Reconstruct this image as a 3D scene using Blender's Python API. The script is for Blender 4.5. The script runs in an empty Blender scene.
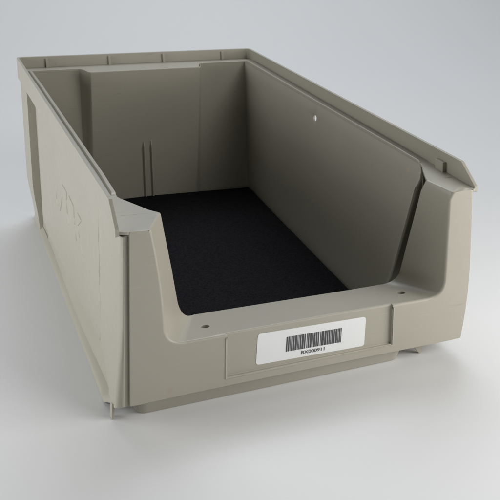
import bpy, bmesh, math, random
from mathutils import Vector, Matrix
random.seed(7)
scene = bpy.context.scene
# ------------------------------------------------------------------ camera
CAM = Vector((-0.16679, -0.66719, 0.45353))
RIGHT = Vector((0.929978, -0.366946, 0.022184))
UP = Vector((0.127671, 0.378977, 0.916557))
FWD = Vector((0.344734, 0.849545, -0.399289))
cd = bpy.data.cameras.new("camera"); cam = bpy.data.objects.new("camera", cd)
scene.collection.objects.link(cam); scene.camera = cam
cam.matrix_world = Matrix(((RIGHT.x, UP.x, -FWD.x, CAM.x), (RIGHT.y, UP.y, -FWD.y, CAM.y), (RIGHT.z, UP.z, -FWD.z, CAM.z), (0, 0, 0, 1)))
cd.sensor_width = 36; cd.lens = 36 * 1013.145 / 500; cd.clip_start = 0.01; cd.clip_end = 60
# ------------------------------------------------------------------ world
w = bpy.data.worlds.new("World"); scene.world = w; w.use_nodes = True
bg = w.node_tree.nodes['Background']; bg.inputs[0].default_value = (0.98, 0.985, 1.0, 1); bg.inputs[1].default_value = 0.035
scene.view_settings.view_transform = 'Standard'; scene.view_settings.look = 'None'
scene.view_settings.exposure = 0.0; scene.view_settings.gamma = 1.0
# ------------------------------------------------------------------ lamps (soft boxes of a product photo table)
def area(name, loc, target, sx, sy, power, col):
    l = bpy.data.lights.new(name, 'AREA'); l.shape = 'RECTANGLE'; l.size = sx; l.size_y = sy; l.energy = power; l.color = col
    o = bpy.data.objects.new(name, l); scene.collection.objects.link(o); o.location = loc
    o.rotation_euler = (Vector(target) - Vector(loc)).to_track_quat('-Z', 'Y').to_euler()
    return o
area('softbox_backdrop', (1.02, 1.6, 1.6), (0.85, 1.05, 0), 1.6, 0.8, 13.4, (0.93, 0.98, 1.035))
area('softbox_overhead', (0.34, 0.9, 1.3), (0.17, 0.2, 0), 1.2, 0.6, 6.6, (0.93, 0.98, 1.05))
area('softbox_side', (-0.9, 0.5, 0.35), (0.0, 0.2, 0.1), 0.6, 0.5, 4.6, (0.985, 1.0, 1.0))
area('softbox_side_low', (-0.8, 0.1, 0.25), (0.0, 0.1, 0.1), 0.5, 0.35, 3.0, (1.0, 1.0, 0.99))
area('softbox_right', (0.9, -0.35, 0.35), (0.3, 0.0, 0.05), 0.4, 0.4, 1.9, (1.02, 1.0, 0.96))
area('softbox_right_low', (0.7, -0.25, 0.18), (0.3, 0.0, 0.08), 0.3, 0.25, 1.7, (1.02, 1.0, 0.96))
area('softbox_front', (0.75, -0.9, 0.9), (0.35, -0.2, 0.05), 0.6, 0.6, 6.8, (1.01, 1.0, 0.98))
# ------------------------------------------------------------------ helpers
C = scene.collection
W, L, H = 310.0, 485.801, 184.7
K = [[[[-0.00471, 0.00345, 0.00031], [-0.00425, -0.0129, 0.19061]], [[0.00563, 0.4618, -0.0008], [0.01069, 0.4917, 0.18897]]],
     [[[0.33381, 0.01548, 0.00078], [0.31024, 0.00317, 0.18268]], [[0.31193, 0.48854, 0.00022], [0.29575, 0.49052, 0.18256]]]]
ORG = Vector((0.155, 0.24, 0.0))
def P(p):
    """moulding coordinates in mm -> place on the table (the bin is slightly tapered and warped)"""
    a, b, c = p[0] / W, p[1] / L, p[2] / H
    v = Vector((0, 0, 0))
    for i in (0, 1):
        for j in (0, 1):
            for k in (0, 1):
                v += Vector(K[i][j][k]) * ((a if i else 1 - a) * (b if j else 1 - b) * (c if k else 1 - c))
    return v
def zl(y): return 166.7 + 6.3 * y / L
class MB:
    def __init__(s): s.v = []; s.f = []
    def add(s, vs, fs):
        n = len(s.v); s.v += [tuple(v) for v in vs]; s.f += [tuple(n + i for i in f) for f in fs]
    def box(s, x0, x1, y0, y1, z0, z1):
        vs = [(x, y, z) for z in (z0, z1) for y in (y0, y1) for x in (x0, x1)]
        s.add(vs, [(0, 2, 3, 1), (4, 5, 7, 6), (0, 1, 5, 4), (2, 6, 7, 3), (0, 4, 6, 2), (1, 3, 7, 5)])
    def loft(s, loops, closed=True, caps=True):
        n = len(loops[0]); vs = [v for l in loops for v in l]; fs = []
        for a in range(len(loops) - 1):
            for i in range(n if closed else n - 1):
                j = (i + 1) % n
                fs.append((a * n + i, a * n + j, (a + 1) * n + j, (a + 1) * n + i))
        if caps:
            fs.append(tuple(range(n))[::-1]); fs.append(tuple((len(loops) - 1) * n + i for i in range(n)))
        s.add(vs, fs)
    def prism(s, poly, z0, z1):
        """poly of (x, y); z0, z1 numbers or functions of y"""
        f0 = z0 if callable(z0) else (lambda y: z0); f1 = z1 if callable(z1) else (lambda y: z1)
        s.loft([[(x, y, f0(y)) for x, y in poly], [(x, y, f1(y)) for x, y in poly]])
    def build(s, name, mat, parent=None, bevel=0.0, seg=2, solid=0.0, smooth=40, warp=True, org=ORG, cut=None, wbev=None, soff=-1.0, wn=False, noclamp=False):
        me = bpy.data.meshes.new(name)
        me.from_pydata([((P(v) if warp else Vector(v)) - org) for v in s.v], [], s.f)
        bm = bmesh.new(); bm.from_mesh(me); bmesh.ops.remove_doubles(bm, verts=bm.verts, dist=1e-6)
        bmesh.ops.recalc_face_normals(bm, faces=bm.faces); bm.to_mesh(me); bm.free()
        ob = bpy.data.objects.new(name, me); C.objects.link(ob)
        if solid:
            m = ob.modifiers.new('solid', 'SOLIDIFY'); m.thickness = solid; m.offset = soff
        if cut:
            for c in cut:
                m = ob.modifiers.new('cut', 'BOOLEAN'); m.operation = 'DIFFERENCE'; m.object = c; m.solver = 'EXACT'
        if bevel and wbev:
            dg = bpy.context.evaluated_depsgraph_get(); dg.update()
            nm = bpy.data.meshes.new_from_object(ob.evaluated_get(dg)); ob.modifiers.clear(); ob.data = nm; me = nm; me.name = name
            bm = bmesh.new(); bm.from_mesh(me); bmesh.ops.dissolve_degenerate(bm, dist=1e-5, edges=bm.edges)
            ly = bm.edges.layers.float.new('bevel_weight_edge')
            for e in bm.edges:
                if len(e.link_faces) == 2 and e.calc_face_angle(0) > math.radians(35):
                    e[ly] = wbev(e.verts[0].co + org, e.verts[1].co + org)
            bm.to_mesh(me); bm.free()
            m = ob.modifiers.new('bevel', 'BEVEL'); m.width = bevel; m.segments = 4; m.limit_method = 'WEIGHT'; m.use_clamp_overlap = not noclamp
        elif bevel:
            m = ob.modifiers.new('bevel', 'BEVEL'); m.width = bevel; m.segments = seg; m.limit_method = 'ANGLE'; m.angle_limit = math.radians(35)
        if ob.modifiers:
            dg = bpy.context.evaluated_depsgraph_get(); dg.update()
            nm = bpy.data.meshes.new_from_object(ob.evaluated_get(dg)); ob.modifiers.clear(); ob.data = nm; me = nm; me.name = name
        if cut:
            for c in cut: bpy.data.objects.remove(c)
        me.materials.clear(); me.materials.append(mat)
        for p in me.polygons: p.use_smooth = True; p.material_index = 0
        me.set_sharp_from_angle(angle=math.radians(smooth))
        if wn:
            m = ob.modifiers.new('normals', 'WEIGHTED_NORMAL'); m.keep_sharp = True; m.weight = 80
        if parent: ob.parent = parent
        return ob
def cutter(mb):
    me = bpy.data.meshes.new('cut'); me.from_pydata([P(v) - ORG for v in mb.v], [], mb.f)
    bm = bmesh.new(); bm.from_mesh(me); bmesh.ops.recalc_face_normals(bm, faces=bm.faces); bm.to_mesh(me); bm.free()
    o = bpy.data.objects.new('cut', me); C.objects.link(o); return o
def cyl(c, r, axis, h, n=28):
    mb = MB(); ls = []
    for t in (-h, h):
        l = []
        for i in range(n):
            a = 2 * math.pi * i / n; u, v = r * math.cos(a), r * math.sin(a)
            l.append((c[0] + t, c[1] + u, c[2] + v) if axis == 0 else (c[0] + u, c[1] + v, c[2] + t))
        ls.append(l)
    mb.loft(ls); return mb
def sstep(a, b, t):
    t = min(1, max(0, (t - a) / (b - a))); return t * t * (3 - 2 * t)
# ------------------------------------------------------------------ materials
def mat(name, col, rough, spec=0.5):
    m = bpy.data.materials.new(name); m.use_nodes = True; b = m.node_tree.nodes['Principled BSDF']
    b.inputs['Base Color'].default_value = (*col, 1); b.inputs['Roughness'].default_value = rough
    b.inputs['Specular IOR Level'].default_value = spec
    return m, m.node_tree, b
def plastic():
    m, nt, b = mat('taupe_plastic', (0.39, 0.367, 0.306), 0.42, 0.45)
    N, K_ = nt.nodes.new, nt.links.new
    tc = N('ShaderNodeTexCoord')
    n1 = N('ShaderNodeTexNoise'); n1.inputs['Scale'].default_value = 9; n1.inputs['Detail'].default_value = 5
    n2 = N('ShaderNodeTexNoise'); n2.inputs['Scale'].default_value = 160; n2.inputs['Detail'].default_value = 3
    n3 = N('ShaderNodeTexNoise'); n3.inputs['Scale'].default_value = 2600; n3.inputs['Detail'].default_value = 2
    for n in (n1, n2, n3): K_(tc.outputs['Object'], n.inputs['Vector'])
    r1 = N('ShaderNodeValToRGB'); r1.color_ramp.elements[0].color = (0.377, 0.355, 0.295, 1); r1.color_ramp.elements[1].color = (0.403, 0.380, 0.318, 1)
    r1.color_ramp.elements[0].position = .3; r1.color_ramp.elements[1].position = .7
    K_(n1.outputs['Fac'], r1.inputs['Fac'])
    r2 = N('ShaderNodeValToRGB'); r2.color_ramp.elements[0].position = .70; r2.color_ramp.elements[1].position = .80
    K_(n2.outputs['Fac'], r2.inputs['Fac'])
    mx = N('ShaderNodeMixRGB'); mx.inputs['Color2'].default_value = (0.27, 0.25, 0.205, 1)
    sc_ = N('ShaderNodeMath'); sc_.operation = 'MULTIPLY'; sc_.inputs[1].default_value = .45
    K_(r2.outputs['Color'], sc_.inputs[0]); K_(sc_.outputs[0], mx.inputs['Fac']); K_(r1.outputs['Color'], mx.inputs['Color1'])
    last = mx.outputs['Color']
    for rot, sc3, lo, hi, colr, amt in (((0, .2, .6), (34, 420, 420), .68, .77, (.52, .50, .43, 1), .34), ((.5, .5, -.35), (40, 300, 330), .69, .77, (.20, .185, .15, 1), .36), ((.2, 1.25, .3), (30, 330, 300), .71, .77, (.48, .46, .40, 1), .22)):
        mp_ = N('ShaderNodeMapping'); mp_.inputs['Rotation'].default_value = rot; mp_.inputs['Scale'].default_value = sc3
        nz = N('ShaderNodeTexNoise'); nz.inputs['Scale'].default_value = 1.0; nz.inputs['Detail'].default_value = 1.5
        rp = N('ShaderNodeMapRange'); rp.inputs['From Min'].default_value = lo; rp.inputs['From Max'].default_value = hi; rp.inputs['To Max'].default_value = amt
        mm = N('ShaderNodeMixRGB'); mm.inputs['Color2'].default_value = colr
        mk = N('ShaderNodeMapRange'); mk.inputs['From Min'].default_value = .42; mk.inputs['From Max'].default_value = .58; K_(n1.outputs['Fac'], mk.inputs['Value'])
        ml = N('ShaderNodeMath'); ml.operation = 'MULTIPLY'; K_(mk.outputs['Result'], ml.inputs[0]); K_(rp.outputs['Result'], ml.inputs[1])
        K_(tc.outputs['Object'], mp_.inputs['Vector']); K_(mp_.outputs['Vector'], nz.inputs['Vector']); K_(nz.outputs['Fac'], rp.inputs['Value'])
        K_(ml.outputs[0], mm.inputs['Fac']); K_(last, mm.inputs['Color1']); last = mm.outputs['Color']
    for pos, rad, colr, amt in (((295, 88, 156), .0035, (.50, .40, .24, 1), .55), ((40, 0, 24), .004, (.42, .27, .21, 1), .28), ((40.5, 0, 18), .003, (.42, .27, .21, 1), .28)):
        q = P(pos) - ORG; vd = N('ShaderNodeVectorMath'); vd.operation = 'DISTANCE'; vd.inputs[1].default_value = q
        rp = N('ShaderNodeMapRange'); rp.inputs['From Min'].default_value = rad; rp.inputs['From Max'].default_value = rad * .3; rp.inputs['To Max'].default_value = amt
        mm = N('ShaderNodeMixRGB'); mm.inputs['Color2'].default_value = colr
        K_(tc.outputs['Object'], vd.inputs[0]); K_(vd.outputs['Value'], rp.inputs['Value']); K_(rp.outputs['Result'], mm.inputs['Fac']); K_(last, mm.inputs['Color1']); last = mm.outputs['Color']
    K_(last, b.inputs['Base Color'])
    rr = N('ShaderNodeMapRange'); rr.inputs['To Min'].default_value = .32; rr.inputs['To Max'].default_value = .46
    K_(n2.outputs['Fac'], rr.inputs['Value']); K_(rr.outputs['Result'], b.inputs['Roughness'])
    bp = N('ShaderNodeBump'); bp.inputs['Strength'].default_value = .10; bp.inputs['Distance'].default_value = .0002
    K_(n3.outputs['Fac'], bp.inputs['Height'])
    bp2 = N('ShaderNodeBump'); bp2.inputs['Strength'].default_value = .12; bp2.inputs['Distance'].default_value = .004
    K_(n1.outputs['Fac'], bp2.inputs['Height']); K_(bp.outputs['Normal'], bp2.inputs['Normal']); K_(bp2.outputs['Normal'], b.inputs['Normal'])
    return m
M_PL = plastic()
def foam():
    m, nt, b = mat('black_foam', (0.0045, 0.0045, 0.006), 1.0, 0.12)
    N, K_ = nt.nodes.new, nt.links.new
    tc = N('ShaderNodeTexCoord'); n = N('ShaderNodeTexNoise'); n.inputs['Scale'].default_value = 700; n.inputs['Detail'].default_value = 4
    K_(tc.outputs['Object'], n.inputs['Vector'])
    r = N('ShaderNodeValToRGB'); r.color_ramp.elements[0].color = (0.005, 0.005, 0.006, 1); r.color_ramp.elements[1].color = (0.018, 0.018, 0.021, 1)
    r.color_ramp.elements[0].position = .35; r.color_ramp.elements[1].position = .7
    vo = N('ShaderNodeTexVoronoi'); vo.inputs['Scale'].default_value = 42; K_(tc.outputs['Object'], vo.inputs['Vector'])
    lt = N('ShaderNodeMath'); lt.operation = 'LESS_THAN'; lt.inputs[1].default_value = .035; K_(vo.outputs['Distance'], lt.inputs[0])
    sp = N('ShaderNodeSeparateColor'); K_(vo.outputs['Color'], sp.inputs[0]); g2 = N('ShaderNodeMath'); g2.operation = 'GREATER_THAN'; g2.inputs[1].default_value = .72; K_(sp.outputs[0], g2.inputs[0])
    mu = N('ShaderNodeMath'); mu.operation = 'MULTIPLY'; K_(lt.outputs[0], mu.inputs[0]); K_(g2.outputs[0], mu.inputs[1])
    mx = N('ShaderNodeMixRGB'); mx.inputs['Color2'].default_value = (.16, .16, .16, 1); K_(mu.outputs[0], mx.inputs['Fac'])
    K_(n.outputs['Fac'], r.inputs['Fac']); K_(r.outputs['Color'], mx.inputs['Color1']); K_(mx.outputs['Color'], b.inputs['Base Color'])
    bp = N('ShaderNodeBump'); bp.inputs['Strength'].default_value = .6; bp.inputs['Distance'].default_value = .001
    K_(n.outputs['Fac'], bp.inputs['Height']); K_(bp.outputs['Normal'], b.inputs['Normal'])
    return m
M_FOAM = foam()
M_PAPER = mat('label_paper', (0.80, 0.81, 0.81), 0.38, 0.4)[0]
M_INK = mat('print_ink', (0.075, 0.075, 0.08), 0.6, 0.3)[0]
def table():
    m, nt, b = mat('white_backdrop', (0.70, 0.705, 0.705), 0.55, 0.3)
    N, K_ = nt.nodes.new, nt.links.new
    tc = N('ShaderNodeTexCoord'); n = N('ShaderNodeTexNoise'); n.inputs['Scale'].default_value = 3; n.inputs['Detail'].default_value = 6
    K_(tc.outputs['Object'], n.inputs['Vector'])
    r = N('ShaderNodeValToRGB'); r.color_ramp.elements[0].color = (0.69, 0.695, 0.695, 1); r.color_ramp.elements[1].color = (0.715, 0.715, 0.712, 1)
    K_(n.outputs['Fac'], r.inputs['Fac']); K_(r.outputs['Color'], b.inputs['Base Color'])
    return m
M_TAB = table()
# ------------------------------------------------------------------ setting: a seamless white sweep
mb = MB(); prof = [(-1.6, 0), (0.0, 0), (1.0, 0)] + [(1.0 + 1.0 * math.sin(a), 1.0 - 1.0 * math.cos(a)) for a in [math.pi / 2 * i / 24 for i in range(1, 25)]] + [(2.0, 2.6)]
mb.loft([[(-2.6, y, z) for y, z in prof], [(3.4, y, z) for y, z in prof]], closed=False, caps=False)
g = mb.build('table_surface', M_TAB, warp=False, org=Vector((0, 0, 0)), smooth=60)
g['kind'] = 'structure'; g['label'] = 'seamless white tabletop sweeping up into the pale grey backdrop'
# ------------------------------------------------------------------ the storage bin
BIN = bpy.data.objects.new('storage_bin', None); C.objects.link(BIN); BIN.location = ORG; BIN.empty_display_size = .1
BIN['label'] = 'grey-beige plastic open-fronted stacking storage bin with a white barcode label on its front lip'
BIN['category'] = 'storage bin'
def ruled(top0, top1, bot0, bot1, ny, nz):
    out = []
    for i in range(ny + 1):
        t = i / ny; col = []
        for k in range(nz + 1):
            s = k / nz
            a = [top0[d] + (top1[d] - top0[d]) * t for d in range(3)]; b = [bot0[d] + (bot1[d] - bot0[d]) * t for d in range(3)]
            col.append(tuple(b[d] + (a[d] - b[d]) * s for d in range(3)))
        out.append(col)
    return out
def sheet(mb, grid, off):
    """closed slab from a grid and an offset vector"""
    n, m = len(grid), len(grid[0]); vs = [v for c in grid for v in c] + [tuple(v[d] + off[d] for d in range(3)) for c in grid for v in c]
    N = n * m; fs = []
    for i in range(n - 1):
        for k in range(m - 1):
            a, b, c, d = i * m + k, (i + 1) * m + k, (i + 1) * m + k + 1, i * m + k + 1
            fs += [(a, b, c, d), (N + d, N + c, N + b, N + a)]
    for i in range(n - 1):
        fs += [(i * m, i * m + N, (i + 1) * m + N, (i + 1) * m), (i * m + m - 1, (i + 1) * m + m - 1, (i + 1) * m + m - 1 + N, i * m + m - 1 + N)]
    for k in range(m - 1):
        fs += [(k, k + 1, k + 1 + N, k + N), ((n - 1) * m + k, (n - 1) * m + k + N, (n - 1) * m + k + 1 + N, (n - 1) * m + k + 1)]
    mb.add(vs, fs)
# --- rim: upright flange, stacking ledge, ribs and stops
mb = MB()
def sec(pos, zt, zb, zi):
    (xo, yo), (xi, yi) = pos
    return [(xo, yo, zb), (xo, yo, zt), (xi, yi, zt), (xi, yi, zi)]
T = 3.0
sts = [sec(((0, 3), (T, 3)), 168.2, 162.5, 163.2), sec(((0, 24), (T, 24)), H, 162.5, 163.2),
       sec(((0, 250), (T, 250)), H, 162.5, 163.2),
       sec(((0, L - 5), (T, L - 6)), H, 163, 163.5), sec(((1.5, L - 1.5), (T + 1.4, L - T - 1.2)), H, 163, 163.5), sec(((5, L), (6, L - T)), H, 163, 163.5),
       sec(((155, L), (155, L - T)), H, 163, 163.5),
       sec(((W - 5, L), (W - 6, L - T)), H, 163, 163.5), sec(((W - 1.5, L - 1.5), (W - T - 1.4, L - T - 1.2)), H, 163, 163.5), sec(((W, L - 5), (W - T, L - 6)), H, 163, 163.5),
       sec(((W, 250), (W - T, 250)), H, 162.5, 163.2),
       sec(((W, 24), (W - T, 24)), H, 162.5, 163.2), sec(((W, 3), (W - T, 3)), 168.2, 162.5, 163.2)]
mb.loft(sts)
led = [(1.6, 4), (6, 1.2), (9.0, .3), (14, 1.8), (16, 5), (16, 30), (39.8, 29), (39.6, 31), (34.5, 37), (24, 57), (19.2, 66), (17.5, 71), (17.1, 78), (16.4, 190), (15.2, 340), (14.3, 468.5), (73.5, 468.5), (76.5, 466.5), (79, 460), (81, 453), (84, 450.2),
       (160, 449.8), (222, 450), (225, 452), (229, 464), (232, 467.5), (235, 468.5), (294.4, 468.5), (295.4, 340), (296.5, 190), (297.2, 78), (296.8, 71), (295, 66), (290, 57), (280.5, 37), (279.4, 33), (279.6, 30.5), (300.5, 30.5), (300.5, 6), (302.3, 2.6), (303.8, .1), (305.5, 1.2), (308.4, 4),
       (308.4, 250), (308.4, L - 1.5), (155, L - 1.5), (1.6, L - 1.5), (1.6, 250)]
mb.prism(led, lambda y: zl(y) - 2.4, zl)
# raised bead along the inner edge of the side ledges
for sx in (1, -1):
    rows = []
    for y in (74, 78, 120, 200, 300, 400, 462, 468):
        xe = (17.15 - 2.9 * (y - 72) / 397) if sx > 0 else (297.2 - 2.8 * (y - 72) / 397)
        h = 2.0 * sstep(72, 80, y) * sstep(470, 463, y) + .05
        z = zl(y)
        if sx > 0:
            hh = h * .85; xe += 1.9 * sstep(70, 84, y) * sstep(471, 455, y)
            rows.append([(xe + .1, y, z - 1.6), (xe + .1, y, z - .5 + hh * .6), (xe - .8, y, z + hh), (xe - 3.6, y, z + hh), (xe - 4.7, y, z - .3 + hh * .5), (xe - 4.8, y, z - 1.6)]); continue
        rows.append([(xe + .1 * sx, y, z - 1.6), (xe + .05 * sx, y, z - .3 + h * .6), (xe - .5 * sx, y, z + h), (xe - 1.3 * sx, y, z + h), (xe - 2.0 * sx, y, z - .3 + h * .5), (xe - 2.1 * sx, y, z - 1.6)])
    mb.loft(rows)
for px in (37, 116.5, 188, 269):
    mb.prism([(px - 1.3, L - T - 2.6), (px + 1.3, L - T - 2.6), (px + 1.3, L - T + .6), (px - 1.3, L - T + .6)], lambda y: zl(y) - .4, H - 2)
for sx in (1, -1):
    cx = 155 + sx * 152
    xa, xb_ = sorted((cx - sx * 3.6, cx + sx * .9))
    mb.prism([(xa, 46), (xb_, 46), (xb_, 58), (xa, 58)], zl(50) - .4, 176.6)
seams = [(P((x0, y0, zl(y0))), P((x1, y1, zl(y1)))) for x0, y0, x1, y1 in ((9.0, .3, 14, 1.8), (14, 1.8, 16, 5), (16, 5, 16, 30), (16, 30, 39.8, 29), (279.6, 30.5, 300.5, 30.5), (300.5, 30.5, 300.5, 6), (300.5, 6, 302.3, 2.6), (302.3, 2.6, 303.8, .1))]
def wrim(p, q):
    for a_, b_ in seams:
        d = b_ - a_
        if all((r - (a_ + d * max(0, min(1, (r - a_).dot(d) / d.dot(d))))).length < .0006 for r in (p, q)): return 0.0
    return 1.0
mb.build('rim', M_PL, BIN, bevel=.0012, seg=3, wn=True, wbev=wrim)
# --- right side wall (thin, with a small round hole) and its inturned front edge
mb = MB()
NY, NZ = 16, 12
g = []
top = [(280.6, 54.5, 151.5), (284, 56.6, 153.4), (289, 60.2, 157), (293.5, 65.5, 161.5), (296.0, 70, 165)]
bot = [(249.5, 53, 40), (250, 57, 33), (250.5, 62, 24), (251, 67, 16), (251.6, 70.5, 12)]
for t, b in zip(top, bot): g.append([tuple(b[d] + (t[d] - b[d]) * k / NZ for d in range(3)) for k in range(NZ + 1)])
for i in range(NY + 1):
    y = 74 + (470 - 74) * i / NY; col = []
    xt = 297.3 - 2.8 * i / NY; xb_ = 252 + (281 - 252) * (y - 74) / (450 - 74)
    yb = y if y < 400 else y - (y - 400) * .2
    for k in range(NZ + 1):
        s = k / NZ; z = 10 + (zl(y) - .8 - 10) * s
        col.append((xb_ + (xt - xb_) * s, yb + (y - yb) * s, z))
    g.append(col)
sheet(mb, g, (2.4, -.15, 0))
hole = cutter(cyl((294, 276, 153), 3.9, 0, 14))
mb.build('side_wall', M_PL, BIN, bevel=.0004, seg=2, cut=[hole], smooth=30)
# --- left side wall: inner skin
mb = MB(); g = []
for i in range(NY + 1):
    y = 72 + (472 - 72) * i / NY; col = []
    xt = 18.3 - 2.8 * i / NY; xb_ = 33 - 8 * i / NY
    for k in range(NZ + 1):
        s = k / NZ; z = 10 + (zl(y) - 1.0 - 10) * s
        col.append((xb_ + (xt - xb_) * s, y, z))
    g.append(col)
sheet(mb, g, (-2.2, 0, 0))
top = [(17.1, 72, 165), (20, 64, 165), (27, 50, 165), (35, 37, 165)]; bot = [(33, 72, 12), (38, 66, 12), (44, 60, 12), (50, 56, 12)]
g = [[tuple(b[d] + (t[d] - b[d]) * k / 10 for d in range(3)) for k in range(11)] for t, b in zip(top, bot)]
sheet(mb, g, (-1.8, -1.0, 0))
# outer skin with recessed panel, post, undercut and rear channel
def xbase(y): return -2.6 + 12.4 * y / L
def outer(y, z):
    zp = 33.5 + 3.5 * sstep(330, 376, y) + 0 * y
    xpan, xpost = 3.7, 3.4
    # panel mask with rounded corners
    def rr(y0, y1, z0, r):
        dy = max(y0 + r - y, y - (y1 - r), 0); dz = max(z0 + r - z, 0)
        return r - math.hypot(dy, dz)            # >0 inside
    m = rr(78, 374, zp, 12); f = sstep(-1.0, 1.0, m)
    # frame surface
    low = sstep(zp + 1.5, zp - 4.5, z)
    xf = xpost if y < 180 else xpost
    fr = xpost + (9.5 - xpost) * sstep(374, 392, y)
    und = 11.0 + (4.2 - 11.0) * sstep(zp - 3, 9, z) * (1 - sstep(150, 420, y))
    yed = 79 - 46 * sstep(40, 4, z)
    t_post = sstep(yed + 4, yed - 4, y)          # the front post keeps its outer face
    post_low = xpost - 5.2 * sstep(100, -10, z) * max(0, 1 - y / 95)
    xl = fr + (und - fr) * low
    x = xl * (1 - t_post) + post_low * t_post
    x = x * (1 - f) + xpan * f
    gd = abs(rr(78, 600, zp, 12)); x += 2.6 * math.exp(-(gd / .85) ** 2) * sstep(150, 95, y) * sstep(156, 150, z)
    ch = sstep(397, 403, y) * (1 - sstep(440, 441.5, y)) * sstep(5, 10, z)
    x = x * (1 - ch) + 13.2 * ch
    rp = sstep(440, 441.5, y); xr = 3.6 + (xbase(y) - 3.6) * sstep(60, 5, z)
    x = x * (1 - rp) + xr * rp
    lip = sstep(6.5, 4.0, z) * (1 - t_post)
    x = x * (1 - lip) + (xbase(y) - 1.0) * lip
    return x
ys = [6, 8, 10, 13, 17, 22, 28, 34, 40, 48, 56, 64, 70, 73, 75, 76, 76.6, 77.2, 77.8, 78.4, 79.0, 79.6, 80.4, 82, 84, 86, 88, 90] + [94 + 4 * i for i in range(68)] + [364, 366, 368, 370, 371, 372, 373, 374, 375, 376, 378, 381, 384, 388, 392, 396, 398, 400, 402, 404, 408, 416, 424, 432, 437, 439.6, 440.2, 440.8, 441.4, 442, 446, 452, 460, 470, 480, L - .5]
def zbot(y): return 16.5 - 12.0 * y / 33 + .35 * math.sin(y * 2.1) if y < 33 else max(0, 4.5 - 4.5 * (y - 33) / 8)
zs = [0, .015, .03, .045, .06, .08, .10, .12, .14, .155, .17, .18, .19, .20, .21, .22, .23, .24, .26, .28, .30, .34, .40, .5, .6, .7, .8, .9, 1.0]
cols = []
front = [(9.6, 2.6), (6.2, 2.6), (5.9, 1.2), (5.6, .9), (5.0, 1.1), (4.3, 2.2), (3.8, 3.8)]
for fx, fy in front:
    c = []
    for t in zs:
        z = zbot(fy) + (163.0 - zbot(fy)) * t
        fl = sstep(100, -10, z) * -5.2
        c.append((fx + fl * (0 if fx > 9 else (5.95 - fx) / 2.55 if fx < 5.95 else 0), fy, z))
    cols.append(c)
for y in ys:
    c = []
    for t in zs:
        z = zbot(y) + (163.0 - zbot(y)) * t
        c.append((outer(y, z), y, z))
    cols.append(c)
mo = MB()
mo.loft(cols, closed=False, caps=False)
a = mb.build('side_wall', M_PL, BIN, bevel=.0004, seg=2, smooth=30)
a['label'] = 'left side wall, inner face'
b = mo.build('outer_side_panel', M_PL, BIN, solid=.0016, smooth=38, soff=-1)
# fins under the corners
mb = MB(); mb.loft([[(-1.6, 11.5, 15), (-2.0, 11.5, 0), (-.2, 11.5, 0), (.6, 11.5, 15)], [(-1.6, 19, 12), (-2.0, 19, 0), (-.2, 19, 0), (.6, 19, 12)]])
mb.build('corner_foot', M_PL, BIN, bevel=.0002, seg=1)
mb = MB(); mb.loft([[(254, 14, 16.5), (267.5, 14, 16.5), (267.5, 14, 0), (265, 14, 0)], [(254, 17, 16.5), (267.5, 17, 16.5), (267.5, 17, 0), (265, 17, 0)]])
mb.build('corner_foot', M_PL, BIN, bevel=.0002, seg=1)
# raised lettering outline on the left panel
mb = MB()
strokes = [[(276.6, 106.3), (274.3, 95.1), (271.3, 90.1)], [(241.0, 108.5), (256.2, 90.4)], [(239.1, 121.6), (216.7, 121.5)], [(214.3, 121.4), (218.7, 113.3), (216.7, 100.5), (211.1, 92.9)], [(204.5, 122.0), (181.6, 119.7), (182.3, 109.2), (180.1, 104.4)], [(164.8, 120.2), (149.3, 119.1), (165.6, 108.9), (160.8, 98.6), (149.3, 88.1)], [(179.6, 99.8), (175.8, 90.8)], [(118.3, 66.4), (112.7, 61.3), (108.8, 59.3)], [(109.6, 53.2), (105.7, 51.2)], [(101.7, 50.3), (95.7, 49.3)]]
for si, s in enumerate(strokes):
    if si == 7:
        o = mb.build('raised_lettering', M_PL, BIN, smooth=30); o['label'] = 'faint moulded outline letters on the left side'; mb = MB()
    for (y0, z0), (y1, z1) in zip(s, s[1:]):
        d = Vector((y1 - y0, z1 - z0)).normalized() * 1.1; n = Vector((-d.y, d.x))
        hgt = .9 if si < 7 else .45
        q = [(y0 - d.x * .9, z0 - d.y * .9, 0), (y0, z0, 1), (y1, z1, 1), (y1 + d.x * .9, z1 + d.y * .9, 0)]
        mb.loft([[(3.95, y + n.x, z + n.y), (3.93 - hgt * k, y + n.x * .3, z + n.y * .3), (3.93 - hgt * k, y - n.x * .3, z - n.y * .3), (3.95, y - n.x, z - n.y)] for y, z, k in q])
o = mb.build('moulded_mark', M_PL, BIN, smooth=30)
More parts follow.
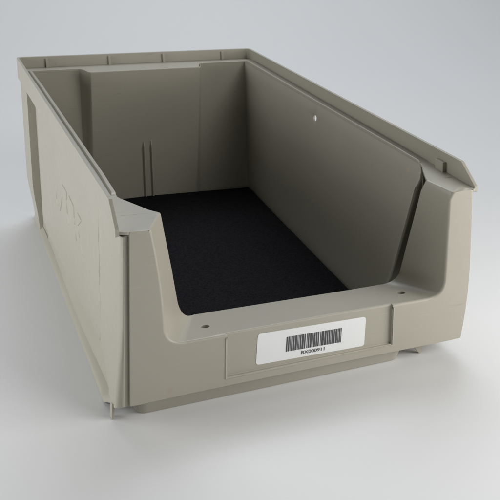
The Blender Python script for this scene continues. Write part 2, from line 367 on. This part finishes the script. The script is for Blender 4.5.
# --- back wall
mb = MB(); g = []
xs = [14 + 3 * i for i in range(64)] + [206 + .9 * i for i in range(45)] + [250 + 3 * i for i in range(17)]
xs = sorted(set(xs + [79, 80.5, 82, 83, 84, 85, 86.5, 88, 234, 236, 237.5, 239, 240, 241, 243]))
for x in xs:
    col = []
    for k in range(15):
        s = k / 14; z = 9 + (zl(468) - .9 - 9) * s
        xj = x + 14 * (1 - s) * sstep(175, 205, x); c = sstep(73.5, 84.5, xj) * (1 - sstep(224, 234, xj))
        yb = 474 - (x - 115) * .155; ybs = yb + 7
        ycen = yb + (449.7 - yb) * s; ysid = ybs + (468.6 - ybs) * s
        col.append((x, ysid + (ycen - ysid) * c + 3.0 * (0), z))
    g.append(col)
sheet(mb, g, (0, 2.4, 0))
o = mb.build('back_wall', M_PL, BIN, smooth=25)
mb = MB()
for x in (147, 156.5):
    yb_ = 474 - (x - 115) * .155; y0, y1 = yb_ + .8, yb_ + (449.7 - yb_) * (80 - 9) / 163 + .5
    mb.loft([[(x - 2.0, y0, 10), (x + 2.0, y0, 10), (x + .9, y0 - 4.0, 10), (x - .5, y0 - 4.0, 10)],
             [(x - 1.8, y1, 80), (x + 1.8, y1, 80), (x + .5, y1 - 4.0, 80), (x - .5, y1 - 4.0, 80)],
             [(x - 1.2, y1 - .2, 88), (x + 1.2, y1 - .2, 88), (x + .5, y1 - 1.2, 88), (x - .5, y1 - 1.2, 88)]])
mb.build('wall_ribs', M_PL, BIN, bevel=.0003, seg=2)
# --- front panel: two columns and the low lip with a U-shaped opening
def arc(p0, c, p1, n=9):
    return [tuple((1 - t) ** 2 * p0[d] + 2 * t * (1 - t) * c[d] + t * t * p1[d] for d in range(len(p0))) for t in [i / n for i in range(n + 1)]]
def seg(a, b, n): return [tuple(a[d] + (b[d] - a[d]) * i / n for d in range(len(a))) for i in range(n)]
F = arc((26.4, 166.706), (35.2, 125), (37.0, 83), 7)[:-1] + arc((37.0, 83), (37.6, 66.9), (54, 66.2), 10)[:-1] + seg((54, 66.2), (228, 65.9), 10) + seg((228, 65.9), (262, 65.6), 3) + \
    arc((262, 65.6), (278, 65.4), (278.6, 82), 10) [:-1] + seg((278.6, 82), (280, 160), 4) + seg((280, 160), (283.6, 166.706), 1) + [(283.6, 166.706)]
I = seg((41, 30, 167.106), (51.8, 37, 114.5), 3) + seg((51.8, 37, 114.5), (58, 42, 82), 4) + arc((58, 42, 82), (63, 47, 62), (76, 57, 59.5), 10)[:-1] + seg((76, 57, 59.5), (216, 52, 60), 10) + seg((216, 52, 60), (246, 50, 61), 3) + \
    arc((246, 50, 61), (258, 49, 61.5), (261.5, 46, 72), 10)[:-1] + seg((261.5, 46, 72), (275.0, 35.5, 157), 4) + seg((275.0, 35.5, 157), (278.2, 32.5, 167.106), 1) + [(278.2, 32.5, 167.106)]
n = len(F); assert n == len(I)
def off(i, d):
    a, b = Vector(F[max(0, i - 1)]), Vector(F[min(n - 1, i + 1)]); t = (b - a).normalized()
    return (F[i][0] + t.y * d, F[i][1] - t.x * d)
R_ = 2.6; lv = []
for q in range(6):
    a = math.pi / 2 * q / 5; d = R_ * (1 - math.sin(a)); y = R_ * (1 - math.cos(a))
    lp = []
    for i in range(n):
        x, z = off(i, d); lp.append((x, y, min(z, zl(y) + .006)))
    lv.append(lp)
lv.append([tuple(lv[-1][i][d] + (I[i][d] - lv[-1][i][d]) * .5 for d in range(3)) for i in range(n)])
for q in (.0,):  # round the inner edge of the lip
    lv.append([(I[i][0], I[i][1] - 1.2, I[i][2] + (.1 if I[i][2] < 166 else 0)) for i in range(n)])
    lv.append([(I[i][0], I[i][1] - .35, I[i][2] - (.3 if I[i][2] < 166 else 0)) for i in range(n)])
    lv.append([(I[i][0], I[i][1], I[i][2] - (1.1 if I[i][2] < 166 else 0)) for i in range(n)])
lvb = [(I[i][0], I[i][1] + .5, I[i][2] - (3 if 0 < i < n - 1 else 0)) for i in range(n)]
out = [(303.4, 166.7), (303.7, 140), (303.8, 110), (303.8, 88), (303.0, 66), (301.6, 50), (299.6, 32), (297.4, 16.8), (285, 16.3), (240, 16.5), (150, 17.0), (60, 16.8), (12, 16.0), (9.4, 16.2), (9.4, 60), (9.4, 110), (9.4, 166.7)]
loops = []
for a, l in enumerate(lv + [lvb]):
    yb = 0 if a < 1 else None
    if a == 0: tail = [(x, 0, z) for x, z in out]
    else:
        yy = [0, .0, .0, .0, .0, .0, 16, 30, 31, 32, 33][a]
        tail = [((x + .8 * yy / 33 if x > 200 else x), max(yy, .0 + .02 * a), (zl(yy) + .006 if z > 166 else z)) for x, z in out]
    loops.append(list(l) + tail)
mb = MB()
# front face, then the loft backwards, then a closing face
nn = len(loops[0])
for a in range(len(loops)):
    pass
vs = [v for l in loops for v in l]; fs = []
for a in range(len(loops) - 1):
    for i in range(nn):
        j = (i + 1) % nn
        if a in (0, 1, 2, 3, 4) and (i >= n - 1):     # rounding exists only along the opening
            continue
        fs.append((a * nn + i, a * nn + j, (a + 1) * nn + j, (a + 1) * nn + i))
# tail of loops 0..5 coincide on the outline: stitch tail 0 to tail 6
ts = list(range(n, nn))
vs2 = list(vs)
for a in range(1, 6):
    for i in ts: vs2[a * nn + i] = vs2[i]
rem = []
for f in fs: rem.append(f)
fs = rem
# faces for a=5 use tail of loop 5 == loop 0 after welding
for a in range(0, 5):      # small end gaps where opening meets the outline
    fs.append((a * nn + n - 1, 0 * nn + n, (a + 1) * nn + n - 1))
    fs.append((a * nn + 0, (a + 1) * nn + 0, 0 * nn + nn - 1))
fs.append(tuple(range(nn))[::-1])
fs.append(tuple((len(loops) - 1) * nn + i for i in range(nn)))
mb.add(vs2, fs)
rec = MB(); rec.box(85.8, 229.8, -6, 2.6, 25.6, 90)
cutters = [cutter(rec), cutter(cyl((75.8, 25.6, 60), 3.4, 2, 14)), cutter(cyl((250.8, 23.3, 60), 3.4, 2, 14))]
ea, eb = P((86, 2.6, 65.6)), P((229.6, 2.6, 65.4))
def near(p):
    d = eb - ea; t = (p - ea).dot(d) / d.dot(d)
    return -.01 < t < 1.01 and (p - (ea + d * t)).length < .0016
topz = P((155, 16, 166.9))
def wfront(p, q):
    if near(p) and near(q): return 1.0
    for a_, b_ in ((P((9.4, 33.2, 167.1)), P((41, 33.2, 167.1))), (P((278, 33.2, 167.1)), P((304.2, 33.2, 167.1)))):
        d = b_ - a_
        if all((r - (a_ + d * max(0, min(1, (r - a_).dot(d) / d.dot(d))))).length < .0016 for r in (p, q)): return 0.0
    if p.z > .158 and q.z > .158 and abs(p.z - q.z) < .0015: return .6
    return .28
fp = mb.build('front_panel', M_PL, BIN, bevel=.0022, seg=2, cut=cutters, smooth=32, wbev=wfront, wn=True, noclamp=True)
mb = MB()
for pts in ([(85.2, 63.5), (85.2, 25.0), (230.4, 25.0), (230.4, 63.5)],):
    ls = []
    for i, (x, z) in enumerate(pts):
        nx, nz = ((-1, 0), (-1, -1), (1, -1), (1, 0))[i]
        ls.append([(x, .3, z), (x + .1 * nx, -.55, z + .1 * nz), (x + .9 * nx, -.55, z + .9 * nz), (x + 1.3 * nx, .3, z + 1.3 * nz)])
    mb.loft(ls)
mb.build('label_frame', M_PL, BIN, bevel=.0003, seg=2)
# inner face of the low front wall
mb = MB(); g = [[(x, 57.5 - 6 * (x - 70) / 190 + 3 * (1 - k / 4), 10 + 48.5 * k / 4) for k in range(5)] for x in range(48, 263, 6)]
sheet(mb, g, (0, -2.5, 0)); mb.build('front_wall_inner_face', M_PL, BIN)
# outer cheek of the right column
mb = MB(); g = [[((303.9 if z > 80 else 303.9 - 6.2 * ((80 - z) / 64) ** 1.3) + .9 * min(1, y / 30), y, z) for z in (17, 30, 45, 60, 80, 120, 164)] for y in (33, 50, 76)]
sheet(mb, g, (-2, 0, 0)); mb.build('column_cheek', M_PL, BIN)
mb = MB(); mb.loft([[(253.5, 77, 12), (304, 77, 12), (304, 77, 164), (299, 77, 164)], [(253.5, 79, 12), (304, 79, 12), (304, 79, 164), (299, 79, 164)]])
mb.build('column_web', M_PL, BIN)
# --- base: floor plate and the plinth the bin stands on
mb = MB()
mb.prism([(20, 60), (255, 56), (284, 450), (150, 474), (22, 478)], 9, 12.5)
def rc(poly, r=7, k=4):
    o = []
    for i, p in enumerate(poly):
        a, b = Vector(poly[i - 1]), Vector(poly[(i + 1) % len(poly)]); p = Vector(p)
        o += arc(tuple(p + (a - p).normalized() * r), tuple(p), tuple(p + (b - p).normalized() * r), k)
    return o
pl = rc([(26, 30), (240, 30), (262, 60), (288, 462), (150, 474), (14, 478), (6, 120), (12, 40)])
c = Vector((150, 240))
mb.loft([[(x, y, 0) for x, y in pl], [(x, y, 1.2) for x, y in [((q[0] - c.x) * 1.006 + c.x, (q[1] - c.y) * 1.006 + c.y) for q in pl]],
         [((x - c.x) * 1.009 + c.x, (y - c.y) * 1.009 + c.y, 8.5) for x, y in pl]])
pf = rc([(19, 11.0), (243, 12.0), (256, 50), (14, 50)]); c = Vector((140, 30))
mb.loft([[((x - c.x) * k + c.x, (y - c.y) * k + c.y - d * (1 - (y - 9) / 41), z) for x, y in pf] for k, d, z in ((1.0, 0, 0.0), (1.002, .3, 1.0), (1.012, 9.0, 18.5))])
mb.build('base', M_PL, BIN, smooth=40)
# --- label sticker, barcode, printed number
LB = [(111.9, 60.2), (206.8, 57.6), (205.8, 28.0), (110.7, 30.4)]
def lab(u, v): # u 0..1 left-right, v 0..1 bottom-top
    tl, tr, br, bl = LB
    return tuple((bl[d] * (1 - u) + br[d] * u) * (1 - v) + (tl[d] * (1 - u) + tr[d] * u) * v for d in (0, 1))
lw, lh, r = 95.0, 29.6, 2.6
ol = []
for cx, cy, a0 in ((lw - r, lh - r, 0), (r, lh - r, 90), (r, r, 180), (lw - r, r, 270)):
    for i in range(7):
        a = math.radians(a0 + 15 * i); ol.append(((cx + r * math.cos(a)) / lw, (cy + r * math.sin(a)) / lh))
mb = MB(); pts = [lab(*q) for q in ol]
YR = 2.6
mb.loft([[(x, YR + .1, z) for x, z in pts], [(x, YR - .22, z) for x, z in pts]])
label = mb.build('label', M_PAPER, BIN, smooth=30); label['label'] = 'white rounded barcode sticker'
mb = MB()
code = "11011010110 11011101010 11011101100 10110111010 11101101100 10111101110 11011010110 1101110101101".replace(' ', '')
u0, u1, v0, v1 = .262, .772, .275, .755
dx = (u1 - u0) / len(code); i = 0
while i < len(code):
    if code[i] == '1':
        j = i
        while j < len(code) and code[j] == '1': j += 1
        q = [lab(u0 + i * dx, v0), lab(u0 + (j - .12) * dx, v0), lab(u0 + (j - .12) * dx, v1), lab(u0 + i * dx, v1)]
        mb.loft([[(x, YR - .2, z) for x, z in q], [(x, YR - .5, z) for x, z in q]]); i = j
    else: i += 1
mb.build('barcode', M_INK, label, smooth=30)
cu = bpy.data.curves.new('t', 'FONT'); cu.body = 'BX000911'; cu.size = 1.0; cu.resolution_u = 6; cu.offset = .004
to = bpy.data.objects.new('t', cu); C.objects.link(to)
dg = bpy.context.evaluated_depsgraph_get(); tm = bpy.data.meshes.new_from_object(to.evaluated_get(dg)); bpy.data.objects.remove(to)
xs_ = [v.co.x for v in tm.vertices]; ys_ = [v.co.y for v in tm.vertices]; x0, x1, y0, y1 = min(xs_), max(xs_), min(ys_), max(ys_)
for v in tm.vertices:
    q = lab(.405 + .215 * (v.co.x - x0) / (x1 - x0), .095 + .115 * (v.co.y - y0) / (y1 - y0)); v.co = P((q[0], YR - .5, q[1])) - ORG
tm.materials.clear(); tm.materials.append(M_INK); tm.name = 'printed_number'
to = bpy.data.objects.new('printed_number', tm); C.objects.link(to); to.parent = label
# small moulding mark ring on the lip
# ------------------------------------------------------------------ foam mat lying in the bin
mb = MB(); mp = rc([(36, 62), (250, 59.5), (279.5, 447), (150, 467.5), (27, 474)], 3, 3)
MO = P((150, 260, 12.6))
mb.prism(mp, 12.9, 16.2)
fm = mb.build('foam_mat', M_FOAM, bevel=.0006, seg=2, org=MO); fm.location = MO
fm['label'] = 'thin black foam mat lying flat on the floor inside the beige bin'; fm['category'] = 'foam mat'
